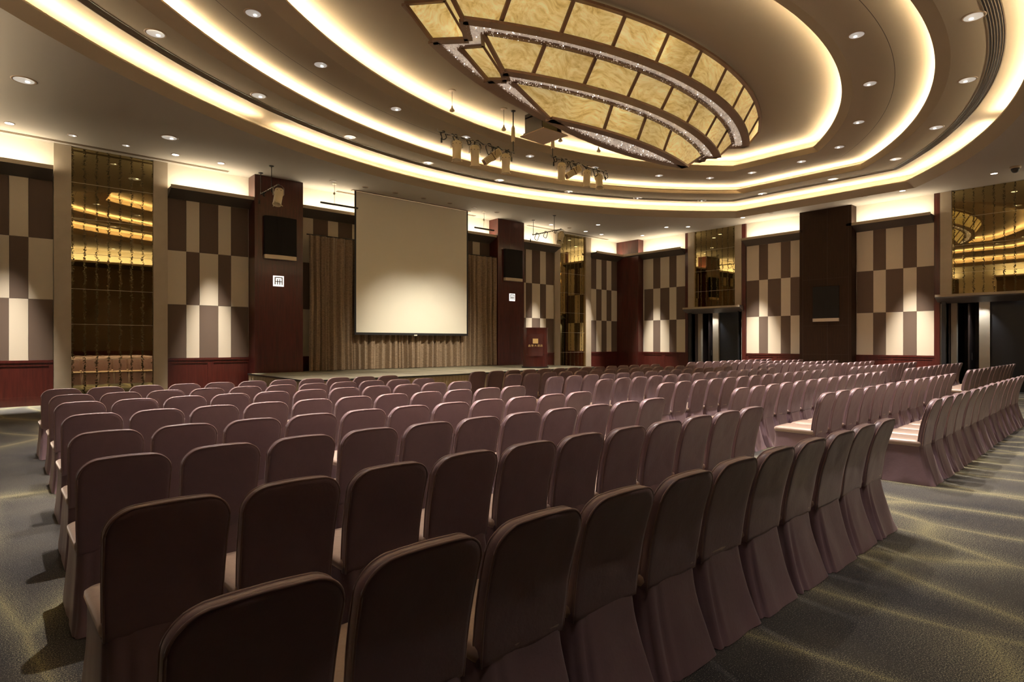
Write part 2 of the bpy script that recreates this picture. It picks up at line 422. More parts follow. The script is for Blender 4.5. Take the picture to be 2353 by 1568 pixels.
mirror('A', 19.23, 20.96, 0, 'narrow gold tinted mirror right of the lectern near the far corner')
mirror('B', 12.60, 14.55, 3.14, 'gold tinted mirror above the far doorway in the right wall')
mirror('B', 3.09, 5.04, 3.14, 'gold tinted mirror above the near doorway at the right edge')

# doorways in the right wall
for i, (u0, u1) in enumerate(DOORS):
    ua, ub = u0-.33, u1+.33
    mb = MB(); L = []
    for u in (ua+.1, ub-.1):
        L.append([wp('B', u, 0, 3.14), wp('B', u, .42, 3.14), wp('B', u, .42, 3.06), wp('B', u, .38, 3.02), wp('B', u, 0, 2.86)])
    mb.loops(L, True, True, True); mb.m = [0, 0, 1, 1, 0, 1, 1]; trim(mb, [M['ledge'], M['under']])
    # vestibule
    mb = MB()
    wbox(mb, 'B', u0-.1, u0, -2.4, 0, 0, 2.95); wbox(mb, 'B', u1, u1+.1, -2.4, 0, 0, 2.95)
    wbox(mb, 'B', u0, u1, -2.5, -2.4, 0, 2.95); wbox(mb, 'B', u0-.1, u1+.1, -2.5, -.2, 2.95, 3.05)
    trim(mb, M['dark'])
    mb = MB(); wbox(mb, 'B', u0-.03, u0+.0, -.25, .12, 0, 2.95); wbox(mb, 'B', u1, u1+.12, -.25, .12, 0, 2.95); trim(mb, M['black'])
    # inner door: stone post, far leaf ajar, near leaf closed
    d = bpy.data.objects.new('door_%d' % (i+1), None); C.objects.link(d); d.location = wp('B', (u0+u1)/2, -.5, 0); d['kind'] = 'structure'
    def part(name, mb, mm, par=d):
        mb.v = [tuple(Vector(p)-Vector(d.location)) for p in mb.v]; return mb.build(name, mm, par)
    mb = MB(); wbox(mb, 'B', u0+.0, u0+1.18, -.55, -.50, 0, 2.9); part('door_leaf', mb, M['black'])
    mb = MB(); wbox(mb, 'B', u0+1.19, u0+1.47, -.62, -.42, 0, 2.94); part('door_post', mb, M['stone'])
    mb = MB(); wbox(mb, 'B', u0+1.75, u0+1.80, -1.35, -.62, 0, 2.85); lf = part('door_leaf', mb, M['dark'])
    mb = MB(); mb.tube([wp('B', u0+1.72, -.75, .98), wp('B', u0+1.72, -.75, 1.22)], .014); part('door_handle', mb, M['metal'], lf)
    lf.children[0].location = (0, 0, 0)
    mb = MB(); wbox(mb, 'B', u1-.18, u1-.02, -.60, -.45, 0, 2.94); part('door_frame', mb, M['stone'])
    for k_, (uu, dd) in enumerate(((u0+.45, -.22), (u0+1.35, -.22))):
        t = thing('door_downlight', 'small recessed spotlight over the %s doorway, %s one' % (('far', 'near')[i], ('right', 'left')[k_]), 'downlight', wp('B', uu, dd, 2.945))
        mb = MB(); mb.lathe([(.001, 0), (.06, 0), (.065, -.006), (.055, -.008), (.001, -.004)], n=20); mb.build('lamp', M['lens_hot'], t)
    for k_, (uu, dd) in enumerate(((u0+1.6, -.30), (u0+1.33, -.15))):
        ld = bpy.data.lights.new('doorway_lamp', 'SPOT'); lo = bpy.data.objects.new('doorway_lamp', ld); C.objects.link(lo)
        lo.location = wp('B', uu, dd, 2.9); ld.energy = 75; ld.spot_size = R(70); ld.spot_blend = .8; ld.color = (.85, .93, 1); ld.shadow_soft_size = .03
        lo.rotation_euler = (R(0), R(-14), 0)

# ------------------------------------------------------------------ ceiling
def lens(xc, yc, a, Rr, L, z, n=72):
    pts = []; L0 = L+(.55 if a > 6.9 else 0)
    for i in range(n+1):
        x = -L0+(L+L0)*i/n; pts.append(Vector((xc+x, yc+a-(Rr-math.sqrt(Rr*Rr-x*x)), z)))
    for i in range(n+1):
        x = L-(L+L0)*i/n; pts.append(Vector((xc+x, yc-a+(Rr-math.sqrt(Rr*Rr-x*x)), z)))
    return pts
def off(p, k):   # same lens, wider by k
    q = list(p); return (q[0], q[1], q[2]+k, q[3]+k*.3, q[4]+k, q[5])
Oo = (11.27, 8.77, 7.42, 16.14, 11.05, 6.56); Oi = (11.22, 8.80, 7.26, 15.72, 10.88, 6.76)
Mo = (10.95, 8.70, 6.05, 13.57, 9.70, 7.05);  Mi = (11.24, 8.84, 5.87, 13.58, 9.40, 7.20)
Io = (11.01, 8.73, 4.33, 11.97, 7.88, 7.40);  Ii = (11.17, 8.79, 4.10, 11.99, 7.70, 7.55)
def at(p, z): return (*p[:5], z)
def cove(mb, inner, outer_z, ztop, nxt):
    lip = lens(*inner); lipt = lens(*at(inner, inner[5]+.035)); lb = lens(*at(off(inner, .03), inner[5]+.035)); lb2 = lens(*at(off(inner, .03), inner[5]))
    b = lens(*at(off(inner, .48), inner[5])); c_ = lens(*at(off(inner, .48), ztop))
    L = [lens(*outer_z), lip, lipt, lb, lb2, b, c_]
    if nxt: L.append(lens(*nxt))
    mb.loops(L)
    return c_
mb = MB()
cove(mb, Oi, Oo, 7.05, Mo); cove(mb, Mi, Mo, 7.40, Io); last = cove(mb, Ii, Io, 7.85, None)
n0 = len(mb.v); mb.v += [tuple(p) for p in last]; mb.f.append(tuple(range(n0, n0+len(last)))); mb.m.append(0)
ce = mb.build('ceiling', M['ceiling'], kind='structure')
# flat outer ceiling with the lens shaped opening
bm = bmesh.new(); lp = [bm.verts.new(p) for p in lens(*Oo)]
ed = [bm.edges.new((lp[i], lp[(i+1) % len(lp)])) for i in range(len(lp))]
rc = [bm.verts.new((x, y, ZC)) for x, y in ((XA0-.1, YC-.1), (XB+.1, YC-.1), (XB+.1, YA+.1), (XA0-.1, YA+.1))]
ed += [bm.edges.new((rc[i], rc[(i+1) % 4])) for i in range(4)]
bmesh.ops.triangle_fill(bm, edges=ed, use_beauty=True)
me = bpy.data.meshes.new('ceiling_soffit'); bm.to_mesh(me); bm.free(); me.materials.append(M['soffit'])
o = bpy.data.objects.new('ceiling_soffit', me); C.objects.link(o); o.parent = ce
# roof above coves
mb = MB(); mb.box(XA0-.2, XB+.2, YC-.2, YA+.2, 8.05, 8.15); r_ = mb.build('ceiling_slab', M['ceiling'], ce)

# lamp strips hidden behind each lip
def ribbon(p, k0, k1, z, gaps=(), name='light_strip', mm=None, par=None):
    a = lens(*at(off(p, k0), z)); b = lens(*at(off(p, k1), z)); n = len(a); mb = MB()
    for i in range(n):
        j = (i+1) % n
        if any(g0 <= i < g1 for g0, g1 in gaps): continue
        mb.quad(a[i], a[j], b[j], b[i])
    return mb.build(name, mm or M['strip'], par or ce)
ribbon(Oi, .09, .14, Oi[5]+.022, gaps=((16, 18), (85, 87)))
ribbon(Mi, .09, .14, Mi[5]+.022)
ribbon(Ii, .09, .14, Ii[5]+.022)

# continuous air grille on the first ring and shadow lines
G = (11.15, 8.77, 6.62, 15.0, 10.10, 7.05)
mb = MB()
a = lens(*at(G, 7.049)); b = lens(*at(G, 7.040)); c_ = lens(*at(off(G, .02), 7.040)); c2 = lens(*at(off(G, .02), 7.049)); mb.loops([a, b, c_, c2])
a = lens(*at(off(G, .24), 7.049)); b = lens(*at(off(G, .24), 7.040)); c_ = lens(*at(off(G, .26), 7.040)); c2 = lens(*at(off(G, .26), 7.049)); mb.loops([a, b, c_, c2])
for k in range(5):
    q = .045+.04*k
    mb.loops([lens(*at(off(G, q), 7.048)), lens(*at(off(G, q+.012), 7.038)), lens(*at(off(G, q+.016), 7.048))])
g = mb.build('air_grille', M['grille'], loc=(11.15, 8.77, 7.04)); tag(g, 'long curved air grille running around the outer raised ceiling ring', 'air vent')
ribbon(G, .02, .24, 7.0485, name='grille_back', mm=M['black'], par=g).location = (-11.15, -8.77, -7.04)
ribbon((11.15, 8.77, 5.12, 13.0, 8.8, 7.399), 0, .012, 7.398, name='shadow_gap', mm=M['groove'])
# straight slot diffusers in the outer ceiling
for i, (x0, x1, yy) in enumerate(((XA0, 5.11, 18.38), (8.45, 14.2, 18.40), (17.0, 22.3, 18.38))):
    mb = MB(); mb.box(x0, x1, yy-.045, yy+.045, ZC-.004, ZC-.001); mb.box(x0, x1, yy-.06, yy-.045, ZC-.012, ZC-.001); mb.box(x0, x1, yy+.045, yy+.06, ZC-.012, ZC-.001)
    s = mb.build('slot_diffuser', M['grille'], loc=((x0+x1)/2, yy, ZC)); tag(s, 'long straight ceiling slot vent along the front wall, ' + ('over the left mirror', 'behind the screen', 'over the lectern corner')[i], 'air vent')

# ------------------------------------------------------------------ downlights
ORD = ['first', 'second', 'third', 'fourth', 'fifth', 'sixth', 'seventh', 'eighth', 'ninth', 'tenth', 'eleventh', 'twelfth', 'thirteenth', 'fourteenth', 'fifteenth', 'sixteenth']
def downlight(x, y, z, r, label, kind='lens', energy=0, size=70, tilt=(0, 0), group=None, color=SPOTC, blend=.9):
    t = thing('downlight', label, 'downlight', (x, y, z), 0, group)
    mb = MB(); mb.lathe([(r, 0), (r*1.02, -.012), (r*1.18, -.010), (r*1.22, 0)], n=28, cap=False); mb.build('trim_ring', M['trimring'], t, smooth=True)
    mb = MB(); mb.lathe([(r*.98, -.010), (r*.8, -.004), (r*.3, -.0015), (.001, -.001)], n=28, cap=False); mb.build('reflector', M[kind], t, smooth=True)
    if kind == 'lens':
        mb = MB(); mb.lathe([(r*.22, -.004), (r*.22, -.012), (.001, -.014)], c=(r*.35, r*.3, 0), n=12, cap=False); mb.build('bulb', M['lens_hot'], t)
    if energy:
        ld = bpy.data.lights.new('lamp', 'SPOT'); lo = bpy.data.objects.new('lamp', ld); C.objects.link(lo); lo.parent = t
        lo.location = (0, 0, -.04); ld.energy = energy; ld.spot_size = R(size); ld.spot_blend = blend; ld.color = color; ld.shadow_soft_size = r*.5
        lo.rotation_euler = (R(tilt[0]), R(tilt[1]), 0)
    return t
ring1 = [(2.13,12.03),(4.39,13.54),(7.1,14.66),(9.92,15.2),(12.78,15.22),(15.62,14.7),(18.27,13.63),(20.46,12.24),(21.2,10.22),(21.1,7.75),(20.2,5.67),(18.03,4.16),(15.27,2.98),(12.38,2.33)]
ring2 = [(3.43,10.87),(5.13,11.95),(7.51,12.96),(10.03,13.44),(12.55,13.47),(15.0,12.94),(17.4,12.07),(19.01,11.05),(19.5,9.76),(19.5,8.11),(18.91,6.77),(17.17,5.67),(14.81,4.66),(12.28,4.09)]
for i, (x, y) in enumerate(ring1):
    downlight(x, y, 7.05, .145, 'round downlight in the outer raised ring, %s from the left' % ORD[i], energy=DOWN*.8 if y < 13 else DOWN*.35, size=58, group='downlights of the outer ring')
for i, (x, y) in enumerate(ring2):
    downlight(x, y, 7.40, .13, 'round downlight in the middle raised ring, %s from the left' % ORD[i], energy=DOWN, size=56, group='downlights of the middle ring')
# the near half of the rings, over and behind the camera
for i, (x, y) in enumerate([(9.6, 2.45), (6.9, 2.9), (4.2, 4.0), (2.0, 5.5), (.95, 8.7)]):
    downlight(x, y, 7.05, .145, 'round downlight in the outer raised ring over the left seats, %s from the right' % ORD[i], energy=DOWN*(.35, .4, .4, .9, .9)[i], size=60)
for i, (x, y) in enumerate([(9.7, 4.1), (7.0, 4.75), (4.9, 5.8), (3.2, 7.2)]):
    downlight(x, y, 7.40, .13, 'round downlight in the middle raised ring over the left seats, %s from the right' % ORD[i], energy=DOWN*(1.3, 1.5, 1.7, 1.7)[i], size=(76, 72, 60, 60)[i])
for i, (x, y) in enumerate([(.4, 14.56), (3.18, 16.29)]):
    downlight(x, y, ZC, .165, 'large round ceiling speaker light near the left mirror, ' + ('left', 'right') [i] + ' one', 'lens')
walls_ = [(.23,17.63),(1.39,17.66),(2.48,17.66),(3.59,17.66),(4.71,17.66),(17.65,17.63),(19.17,16.34),(19.87,17.66),(20.99,17.69),(22.62,16.6),(21.78,14.73),(22.4,14.06),(22.4,11.59),(22.4,6.09),(22.16,3.69)]
WL = ['at the far left edge', 'over the left pilaster', 'over the left mirror', 'over the right pilaster of the left mirror', 'glaring above the left fabric panel', 'above the lectern', 'further out from the wall beyond the lectern', 'in front of the narrow mirror', 'in front of the far corner panel', 'beside the corner pillar', 'left of the far door mirror', 'in front of the far door mirror', 'in front of the middle fabric panel', 'in front of the near fabric panel', 'in front of the near door mirror']
for i, (x, y) in enumerate(walls_):
    tl = (-9, 0) if i in (0, 4, 5, 8) else ((0, 9) if i in (9, 12, 13) else (0, 0))
    downlight(x, y, ZC, .085, 'small round downlight in the flat ceiling ' + WL[i], 'lens_hot' if i not in (1, 2) else 'lens', energy=WALLSPOT*(.03 if i in (1, 2, 3) else (.22 if i in (6, 7, 10, 11, 14) else 1)), size=30 if i in (12, 13) else (27 if i in (0, 4, 5, 8, 9) else 28), tilt=(5, 0) if i in (0, 4, 5, 8) else ((0, -8) if i in (12, 13) else ((0, -5.5) if i == 9 else (0, 0))), blend=1.0, color=(1, .94, .86))
for i, x in enumerate([7.84, 8.93, 10.03, 11.13, 12.24, 13.33, 14.43]):
    downlight(x, 17.34, ZC, .085, 'dark unlit downlight in the row before the screen, %s from the left' % ORD[i], 'lens_off')
for i, (x, y) in enumerate([(18.77, 17.63), (22.45, 10.48), (22.4, 7.21)]):
    downlight(x, y, ZC, .08, 'dark unlit ceiling spot ' + ('beside the narrow mirror', 'before the brown pillar', 'right of the brown pillar')[i], 'lens_off')
for i, x in enumerate([.6, 2.5, 4.7, 7.2, 9.6, 12.0, 14.4]):
    downlight(x, -.11, ZC, .085, 'small round downlight along the back wall, %s from the left' % ORD[i], 'lens_hot', energy=(100, 160, 420, 520, 450, 420, 400)[i], size=48)
t = thing('security_camera', 'dark dome security camera on the ceiling at the right edge', 'camera', (21.76, 3.15, ZC))
mb = MB(); mb.lathe([(.13, 0), (.13, -.04), (.11, -.06)], n=24); mb.build('housing', M['ledge'], t, smooth=True)
mb = MB(); mb.lathe([(.105, -.055), (.10, -.10), (.075, -.15), (.04, -.175), (.001, -.18)], n=24); mb.build('dome', M['black'], t, smooth=True)

# ------------------------------------------------------------------ chandelier
XC, YM = 11.17, 8.77
ch = thing('chandelier', 'huge leaf shaped stepped chandelier of amber stone panels and crystal', 'chandelier', (XC, YM, 7.85))
CH0 = Vector((XC, YM, 7.85))
def lc(p): return Vector(p)-CH0
# tier: half length at tip, tip offset, notch half length, half width, radius
def tier_side(t, z, s, n=9):   # long side points (mullion positions) s=+1 far, -1 near
    Lt, yo, Ln, a, yc = t; sag = a-yo; Rr = (Lt*Lt+sag*sag)/(2*sag)
    return lambda x: Vector((XC+x, yc+s*(a-(Rr-math.sqrt(Rr*Rr-x*x))), z))
T = [((5.57, .57, 5.07, 2.08, YM), 7.72, (5.03, .48, 4.56, 1.75, YM), 7.19),
     ((4.49, .35, 4.19, 1.38, YM), 7.20, (3.90, .24, 3.62, 1.04, YM), 6.71),
     ((3.50, .0, 3.50, .66, YM), 6.73, (2.52, .0, 2.52, .31, 8.68), 6.20)]
def slab(mb, q, th=.03):      # thin panel from quad
    a, b, c_, d_ = [Vector(x) for x in q]; n = (b-a).cross(c_-a).normalized()*th
    L = [[a, b, c_, d_], [a-n, b-n, c_-n, d_-n]]; mb.loops(L, True, True, True)
def lerp(a, b, t): return a+(b-a)*t
def inset(q, k):
    a, b, c_, d_ = q
    def edge(p, q_, dist): v = q_-p; L = v.length; return p+v*min(.45, dist/max(L, .01))
    ab = [edge(a, b, k), edge(b, a, k)]; dc = [edge(d_, c_, k), edge(c_, d_, k)]
    return [edge(ab[0], dc[0], k), edge(ab[1], dc[1], k), edge(dc[1], ab[1], k), edge(dc[0], ab[0], k)]
def bar(mb, a, b, wv, h=.03):   # flat bar between two points
    a, b = Vector(a), Vector(b); d_ = (b-a).normalized(); up = Vector((0, 0, 1)); s = d_.cross(up)
    s = (Vector((0, 1, 0)) if s.length < 1e-3 else s.normalized())*wv/2; u = s.cross(d_).normalized()*h/2
    L = [[p+s+u, p-s+u, p-s-u, p+s-u] for p in (a, b)]; mb.loops(L, True, True, True)
MULL = [-4.45, -3.37, -2.27, -1.12, 0, 1.12, 2.27, 3.37, 4.45]
for ti, (tt, zt, tb, zb) in enumerate(T):
    fr = MB()
    for s in (1, -1):
        ft, fb = tier_side(tt, zt, s), tier_side(tb, zb, s)
        xs = [x for x in MULL if abs(x) < tb[0]-.25]
        tops = [-tt[0]]+xs+[tt[0]]; bots = [-tb[0]]+xs+[tb[0]]
        for i in range(len(tops)-1):
            q = [ft(tops[i]), ft(tops[i+1]), fb(bots[i+1]), fb(bots[i])]
            # split into curved sub strips
            pm = MB(); K = 4
            for j in range(K):
                qq = [ft(lerp(tops[i], tops[i+1], j/K)), ft(lerp(tops[i], tops[i+1], (j+1)/K)), fb(lerp(bots[i], bots[i+1], (j+1)/K)), fb(lerp(bots[i], bots[i+1], j/K))]
                pm.quad(*[lc(p) for p in qq])
            pm.build('stone_panel', M['alabaster'], ch)
        for i in range(len(tops)):
            bar(fr, lc(ft(tops[i])), lc(fb(bots[i])), .075, .05)
        for f_, arr, wv in ((ft, tops, .15), (fb, bots, .20)):
            K = 24; P = [f_(-arr[-1]*1.0+2*arr[-1]*j/K) for j in range(K+1)]
            for a, b in zip(P, P[1:]): bar(fr, lc(a), lc(b), wv, .05)
    # swallow tail ends
    if ti < 2:
        for e_ in (-1, 1):
            for s in (1, -1):
                q = [Vector((XC+e_*tt[0], YM+s*tt[1], zt)), Vector((XC+e_*tt[2], YM, zt)), Vector((XC+e_*tb[2], YM, zb)), Vector((XC+e_*tb[0], YM+s*tb[1], zb))]
                pm = MB(); pm.quad(*[lc(p) for p in q]); pm.build('stone_panel', M['alabaster'], ch)
                for a, b, wv in ((q[0], q[1], .10), (q[1], q[2], .06), (q[2], q[3], .16)): bar(fr, lc(a), lc(b), wv, .05)
    fr.build('bronze_frame', M['bronze'], ch)
    # crystal soffit below this tier
    rnd = random.Random(ti)
    inner = T[ti+1][0] if ti < 2 else None
    K = 60; sf = MB(); bd = MB()
    for s in (1, -1):
        fb = tier_side(tb, zb, s)
        for j in range(K):
            x0 = lerp(-tb[0], tb[0], j/K); x1 = lerp(-tb[0], tb[0], (j+1)/K)
            a, b = fb(x0), fb(x1); yn = [s*max(0, tb[1]*(abs(x)-tb[2])/(tb[0]-tb[2])) if tb[0] > tb[2] else 0 for x in (x0, x1)]; sf.quad(lc((a.x, a.y, zb+.03)), lc((b.x, b.y, zb+.03)), lc((b.x, tb[4]+yn[1], zb+.03)), lc((a.x, tb[4]+yn[0], zb+.03)))
    sf.build('soffit_glass', M['crystal'], ch)
    cnt = (2600, 1600, 900)[ti]; k = 0
    gl = MB()
    while k < cnt:
        x = rnd.uniform(-tb[0]+.1, tb[0]-.1); s = rnd.choice((1, -1)); yo = abs(tier_side(tb, zb, s)(x).y-tb[4]); y = rnd.uniform(0, yo-.08)
        if yo < .1: continue
        if inner:
            if abs(x) < inner[0]:
                yi = abs(tier_side(inner, zb, s)(x).y-YM)
                if y < yi-.02: continue
        if abs(x) > tb[2] and y < tb[1]*(abs(x)-tb[2])/(tb[0]-tb[2]+.001): continue
        p = lc((XC+x, tb[4]+s*y, zb+.012-rnd.random()*.03)); r = rnd.uniform(.008, .017); tgt = gl if rnd.random() < .05 else bd
        n = len(tgt.v); tgt.v += [tuple(p+Vector(v)*r) for v in ((1,0,0),(0,1,0),(-1,0,0),(0,-1,0),(0,0,1),(0,0,-1))]
        for f in ((0,1,4),(1,2,4),(2,3,4),(3,0,4),(1,0,5),(2,1,5),(3,2,5),(0,3,5)): tgt.f.append(tuple(n+i for i in f)); tgt.m.append(0)
        k += 1
    tag(bd.build('crystal_beads', M['crystal'], ch), kind='stuff'); tag(gl.build('crystal_glints', M['sparkle'], ch), kind='stuff')
mb = MB(); mb.box(-3, 3, -.5, .5, -.13, 0); mb.build('ceiling_mount', M['bronze'], ch)
# uplight on top of the chandelier washing the ceiling around it
f0 = tier_side((5.3, .4, 5, 1.98, YM), 7.735, -1); mb = MB(); P = [f0(-5.2+10.4*j/40) for j in range(41)]
for a, b in zip(P, P[1:]): mb.quad(lc(a), lc(b), lc(b+Vector((0, .035, 0))), lc(a+Vector((0, .035, 0))))
f0 = tier_side((5.3, .4, 5, 1.98, YM), 7.735, 1); P = [f0(-5.2+10.4*j/40) for j in range(41)]
for a, b in zip(P, P[1:]): mb.quad(lc(a), lc(b), lc(b-Vector((0, .035, 0))), lc(a-Vector((0, .035, 0))))
mb.build('rim_lamp', mat('chandelier_rim_lamp', (.8,)*3, .5, emit=(1, .82, .6), estr=2.5), ch)

# ------------------------------------------------------------------ stage, curtain, screen
ZS = .65
poly = [(5.58, 18.14), (5.55, 13.75), (9.8, 13.8), (13.0, 14.15), (17.0, 14.5), (17.0, 18.14)]
pfull = poly+[(15.14, 18.14), (15.14, 18.6), (7.24, 18.6), (7.24, 18.14)]
st = thing('stage', 'low carpeted stage platform with a pleated skirt below the screen', 'stage', (11.3, 16.2, 0))
so = Vector((11.3, 16.2, 0))
mb = MB(); mb.loops([[Vector((x, y, ZS-.05))-so for x, y in pfull], [Vector((x, y, ZS))-so for x, y in pfull]], True, True, True); mb.build('deck', M['stage'], st)
mb = MB()
for i in range(1, 5):
    a, b = Vector((*poly[i], ZS-.01)), Vector((*poly[i+1], ZS-.01))
    if i == 4: b = Vector((17, 18.14, ZS-.01))
    bar(mb, a-so, b-so, .03, .03)
bar(mb, Vector((5.58, 18.14, ZS-.01))-so, Vector((5.55, 13.75, ZS-.01))-so, .03, .03)
for x in (7.3, 9.1, 10.9, 12.7, 14.5, 16.2): bar(mb, Vector((x, 14.2, ZS+.001))-so, Vector((x, 18.1, ZS+.001))-so, .012, .004)
bar(mb, Vector((5.6, 16.2, ZS+.001))-so, Vector((17, 16.2, ZS+.001))-so, .012, .004)
mb.build('edge_trim', M['black'], st)
mb = MB(); path = []
for i in range(0, 5):
    a, b = Vector((*poly[i], 0)), Vector((*poly[i+1], 0)); L_ = (b-a).length; n = int(L_/.025)
    for j in range(n):
        p = a+(b-a)*j/n; nn = Vector(((b-a).y, -(b-a).x, 0)).normalized(); q = 1 if i < 4 else 1
        path.append((p, -nn if False else nn, len(path)))
for (p, nn, k), (p2, n2, k2) in zip(path, path[1:]):
    def pt(p, nn, k, z): return p+nn*(-(.012+.012*math.sin(k*1.35)+.006*math.sin(k*.61)))*(1 if z < .3 else .7)+Vector((0, 0, z))-so
    for z0, z1 in ((.01, .3), (.3, ZS-.04)): mb.quad(pt(p, nn, k, z0), pt(p2, n2, k2, z0), pt(p2, n2, k2, z1), pt(p, nn, k, z1))
mb.build('pleated_skirt', M['skirt'], st, smooth=True)
mb = MB()
mb.loops([[Vector((11.3+(x-11.3)*.99, 16.2+(y-16.2)*.985, z))-so for x, y in poly] for z in (0.0, ZS-.05)], True, True, True); mb.build('platform_core', M['black'], st)

mb = MB(); rnd = random.Random(4); n = 900; xs = []
for i in range(n+1):
    x = 7.45+(15.12-7.45)*i/n
    ph = x*2*PI/.27+1.3*math.sin(x*1.7)+.8*math.sin(x*4.1)
    y = 18.22+.075*math.sin(ph)+.03*math.sin(ph*2.3+1)+.012*math.sin(x*41)
    xs.append((x, y))
L = []
for z in (ZS+.015, 1.6, 2.8, 3.9, 4.7, 4.97):
    kk = 1 if z < 4 else (.85 if z < 4.9 else .7)
    L.append([Vector((x+.012*math.sin(z*1.5+x*3), 18.22+(y-18.22)*kk, z)) for x, y in xs])
mb.loops(L, False); cu = mb.build('stage_curtain', M['curtain'], smooth=True, loc=(11.3, 18.22, ZS)); tag(cu, 'brown woven pleated stage curtain hanging behind the screen', 'curtain')
mb = MB(); mb.tube([(7.4, 18.3, 5.0), (15.12, 18.3, 5.0)], .02); c_ = mb.build('curtain_rail', M['bmetal'], loc=(11.3, 18.3, 5.0)); tag(c_, 'dark rail carrying the stage curtain', 'curtain rail')

YS = 17.92
sc = thing('projection_screen', 'large cream pull-down projection screen with thin black border over the stage', 'screen', (11.16, YS, 1.83))
def sp(name, mb, mm, **k):
    mb.v = [tuple(Vector(p)-Vector((11.16, YS, 1.83))) for p in mb.v]; return mb.build(name, mm, sc, **k)
mb = MB(); mb.box(8.90, 13.42, YS-.004, YS+.004, 1.90, 6.54); sp('screen_fabric', mb, M['screen'])
mb = MB(); mb.box(8.84, 8.90, YS-.005, YS+.005, 1.87, 6.555); mb.box(13.42, 13.48, YS-.005, YS+.005, 1.87, 6.555); mb.box(8.84, 13.48, YS-.012, YS+.012, 1.82, 1.90); sp('black_border', mb, M['black'])
mb = MB(); mb.box(11.10, 11.22, YS-.03, YS+.03, 1.80, 1.845); sp('pull_handle', mb, M['cream'])
mb = MB(); mb.box(8.75, 13.57, YS-.06, YS+.06, 6.545, 6.562); sp('ceiling_slot', mb, M['bronze'])

# hanging battens either side of the screen
for i, (x0, x1) in enumerate(((7.55, 8.80), (13.56, 14.50))):
    t = thing('hanging_batten', 'thin dark batten hung from the ceiling %s of the screen' % ('left', 'right')[i], 'batten', ((x0+x1)/2, 17.6, ZC))
    cx = (x0+x1)/2; mb = MB(); mb.box(x0-cx, x1-cx, -.025, .025, 5.88-ZC, 5.93-ZC); mb.build('bar', M['bmetal'], t)
    xx = 8.0-cx if i == 0 else 14.0-cx
    mb = MB(); mb.tube([(xx, 0, 0), (xx+.01, 0, -.25), (xx, 0, -.63)], .006); mb.lathe([(.001, -.26), (.03, -.29), (.035, -.33), (.001, -.36)], c=(xx, 0, 0), n=12); mb.lathe([(.06, 0), (.06, -.015), (.001, -.02)], c=(xx, 0, 0), n=16); mb.build('hanger', M['silver'], t)

# speakers and emblems on pillars
def speaker(wall, u0, u1, z0, z1, D, label):
    c = wp(wall, (u0+u1)/2, D, z0); t = thing('wall_speaker', label, 'speaker', c)
    def sub(n, mb, mm):
        mb.v = [tuple(Vector(p)-Vector(c)) for p in mb.v]; return mb.build(n, mm, t, bevel=.006)
    mb = MB(); L = []
    for z in (z0+.12, z1):
        l = [wp(wall, u0, D+.004, z), wp(wall, u0, D+.10, z)]
        for j in range(9): f = j/8; l.append(wp(wall, lerp(u0+.01, u1-.01, f), D+.12+.05*math.sin(PI*f), z))
        l += [wp(wall, u1, D+.10, z), wp(wall, u1, D+.004, z)]; L.append([Vector(p) for p in l])
    mb.loops(L, True, True, True); sub('speaker_grille', mb, M['speaker'])
    mb = MB(); L = []
    for z in (z0, z0+.12):
        l = [wp(wall, u0+.0, D+.004, z), wp(wall, u0+.0, D+.105, z)]
        for j in range(9): f = j/8; l.append(wp(wall, lerp(u0+.01, u1-.01, f), D+.125+.05*math.sin(PI*f), z))
        l += [wp(wall, u1, D+.105, z), wp(wall, u1, D+.004, z)]; L.append([Vector(p) for p in l])
    mb.loops(L, True, True, True); sub('metal_strip', mb, M['silver'])
speaker('A', 6.02, 6.98, 4.08, 5.36, .56, 'black flat speaker with metal strip on the left stage pillar')
speaker('A', 15.45, 16.40, 4.08, 5.36, .56, 'black flat speaker with metal strip on the right stage pillar')
speaker('B', 8.33, 9.26, 2.35, 3.66, .40, 'black flat speaker with metal strip on the brown right wall pillar')
def emblem(u0, z0, s, label):
    c = Vector((u0+s/2, YA-.56, z0)); t = thing('emblem_sign', label, 'sign', c)
    mb = MB(); mb.box(-s/2, s/2, -.02, -.002, 0, s); mb.build('sign_plate', M['white_sign'], t)
    mb = MB(); g = s/10.; y0, y1 = -.023, -.0205
    def r(a, b, c0, d0): mb.box(-s/2+a*g, -s/2+b*g, y0, y1, c0*g, d0*g)
    r(1.3, 8.8, 7.9, 8.8); r(1.3, 2.3, 1.7, 7.9); r(7.9, 8.8, 1.4, 7.9); r(3.6, 4.5, 1.7, 6.9); r(5.7, 6.6, 1.6, 6.9); r(2.3, 7.9, 4.1, 4.9)
    mb.build('sign_glyph', M['grey_sign'], t)
emblem(6.30, 3.27, .32, 'square white emblem sign on the left stage pillar')
emblem(15.76, 3.27, .30, 'square white emblem sign on the right stage pillar')

# lectern
lt = thing('lectern', 'curved mahogany lectern with gold square and lettering at the stage edge', 'lectern', (14.66, 15.45, ZS+.003), R(-42)); lt.scale = (1.12, 1.05, 1.02)
def arcpts(r, w, n, z, y0=0): return [Vector((w*math.sin(a), -r*math.cos(a)+r+y0-.36, z)) for a in [lerp(-1, 1, j/n)*math.asin(.9) for j in range(n+1)]]
def body(z, s=1.0):
    l = [Vector((.40*s*math.sin(a), -.30*s*math.cos(a)+.05, z)) for a in [lerp(-PI/2, PI/2, j/20) for j in range(21)]]
    return l+[Vector((.40*s, .28, z)), Vector((-.40*s, .28, z))]
mb = MB(); mb.loops([body(.03), body(.06), body(1.36), body(1.38)], True, True, True); mb.build('body', M['mahogany'], lt, smooth=False, bevel=.004)
mb = MB(); mb.loops([body(0, 1.08), body(.05, 1.08)], True, True, True); mb.build('plinth', M['black'], lt)
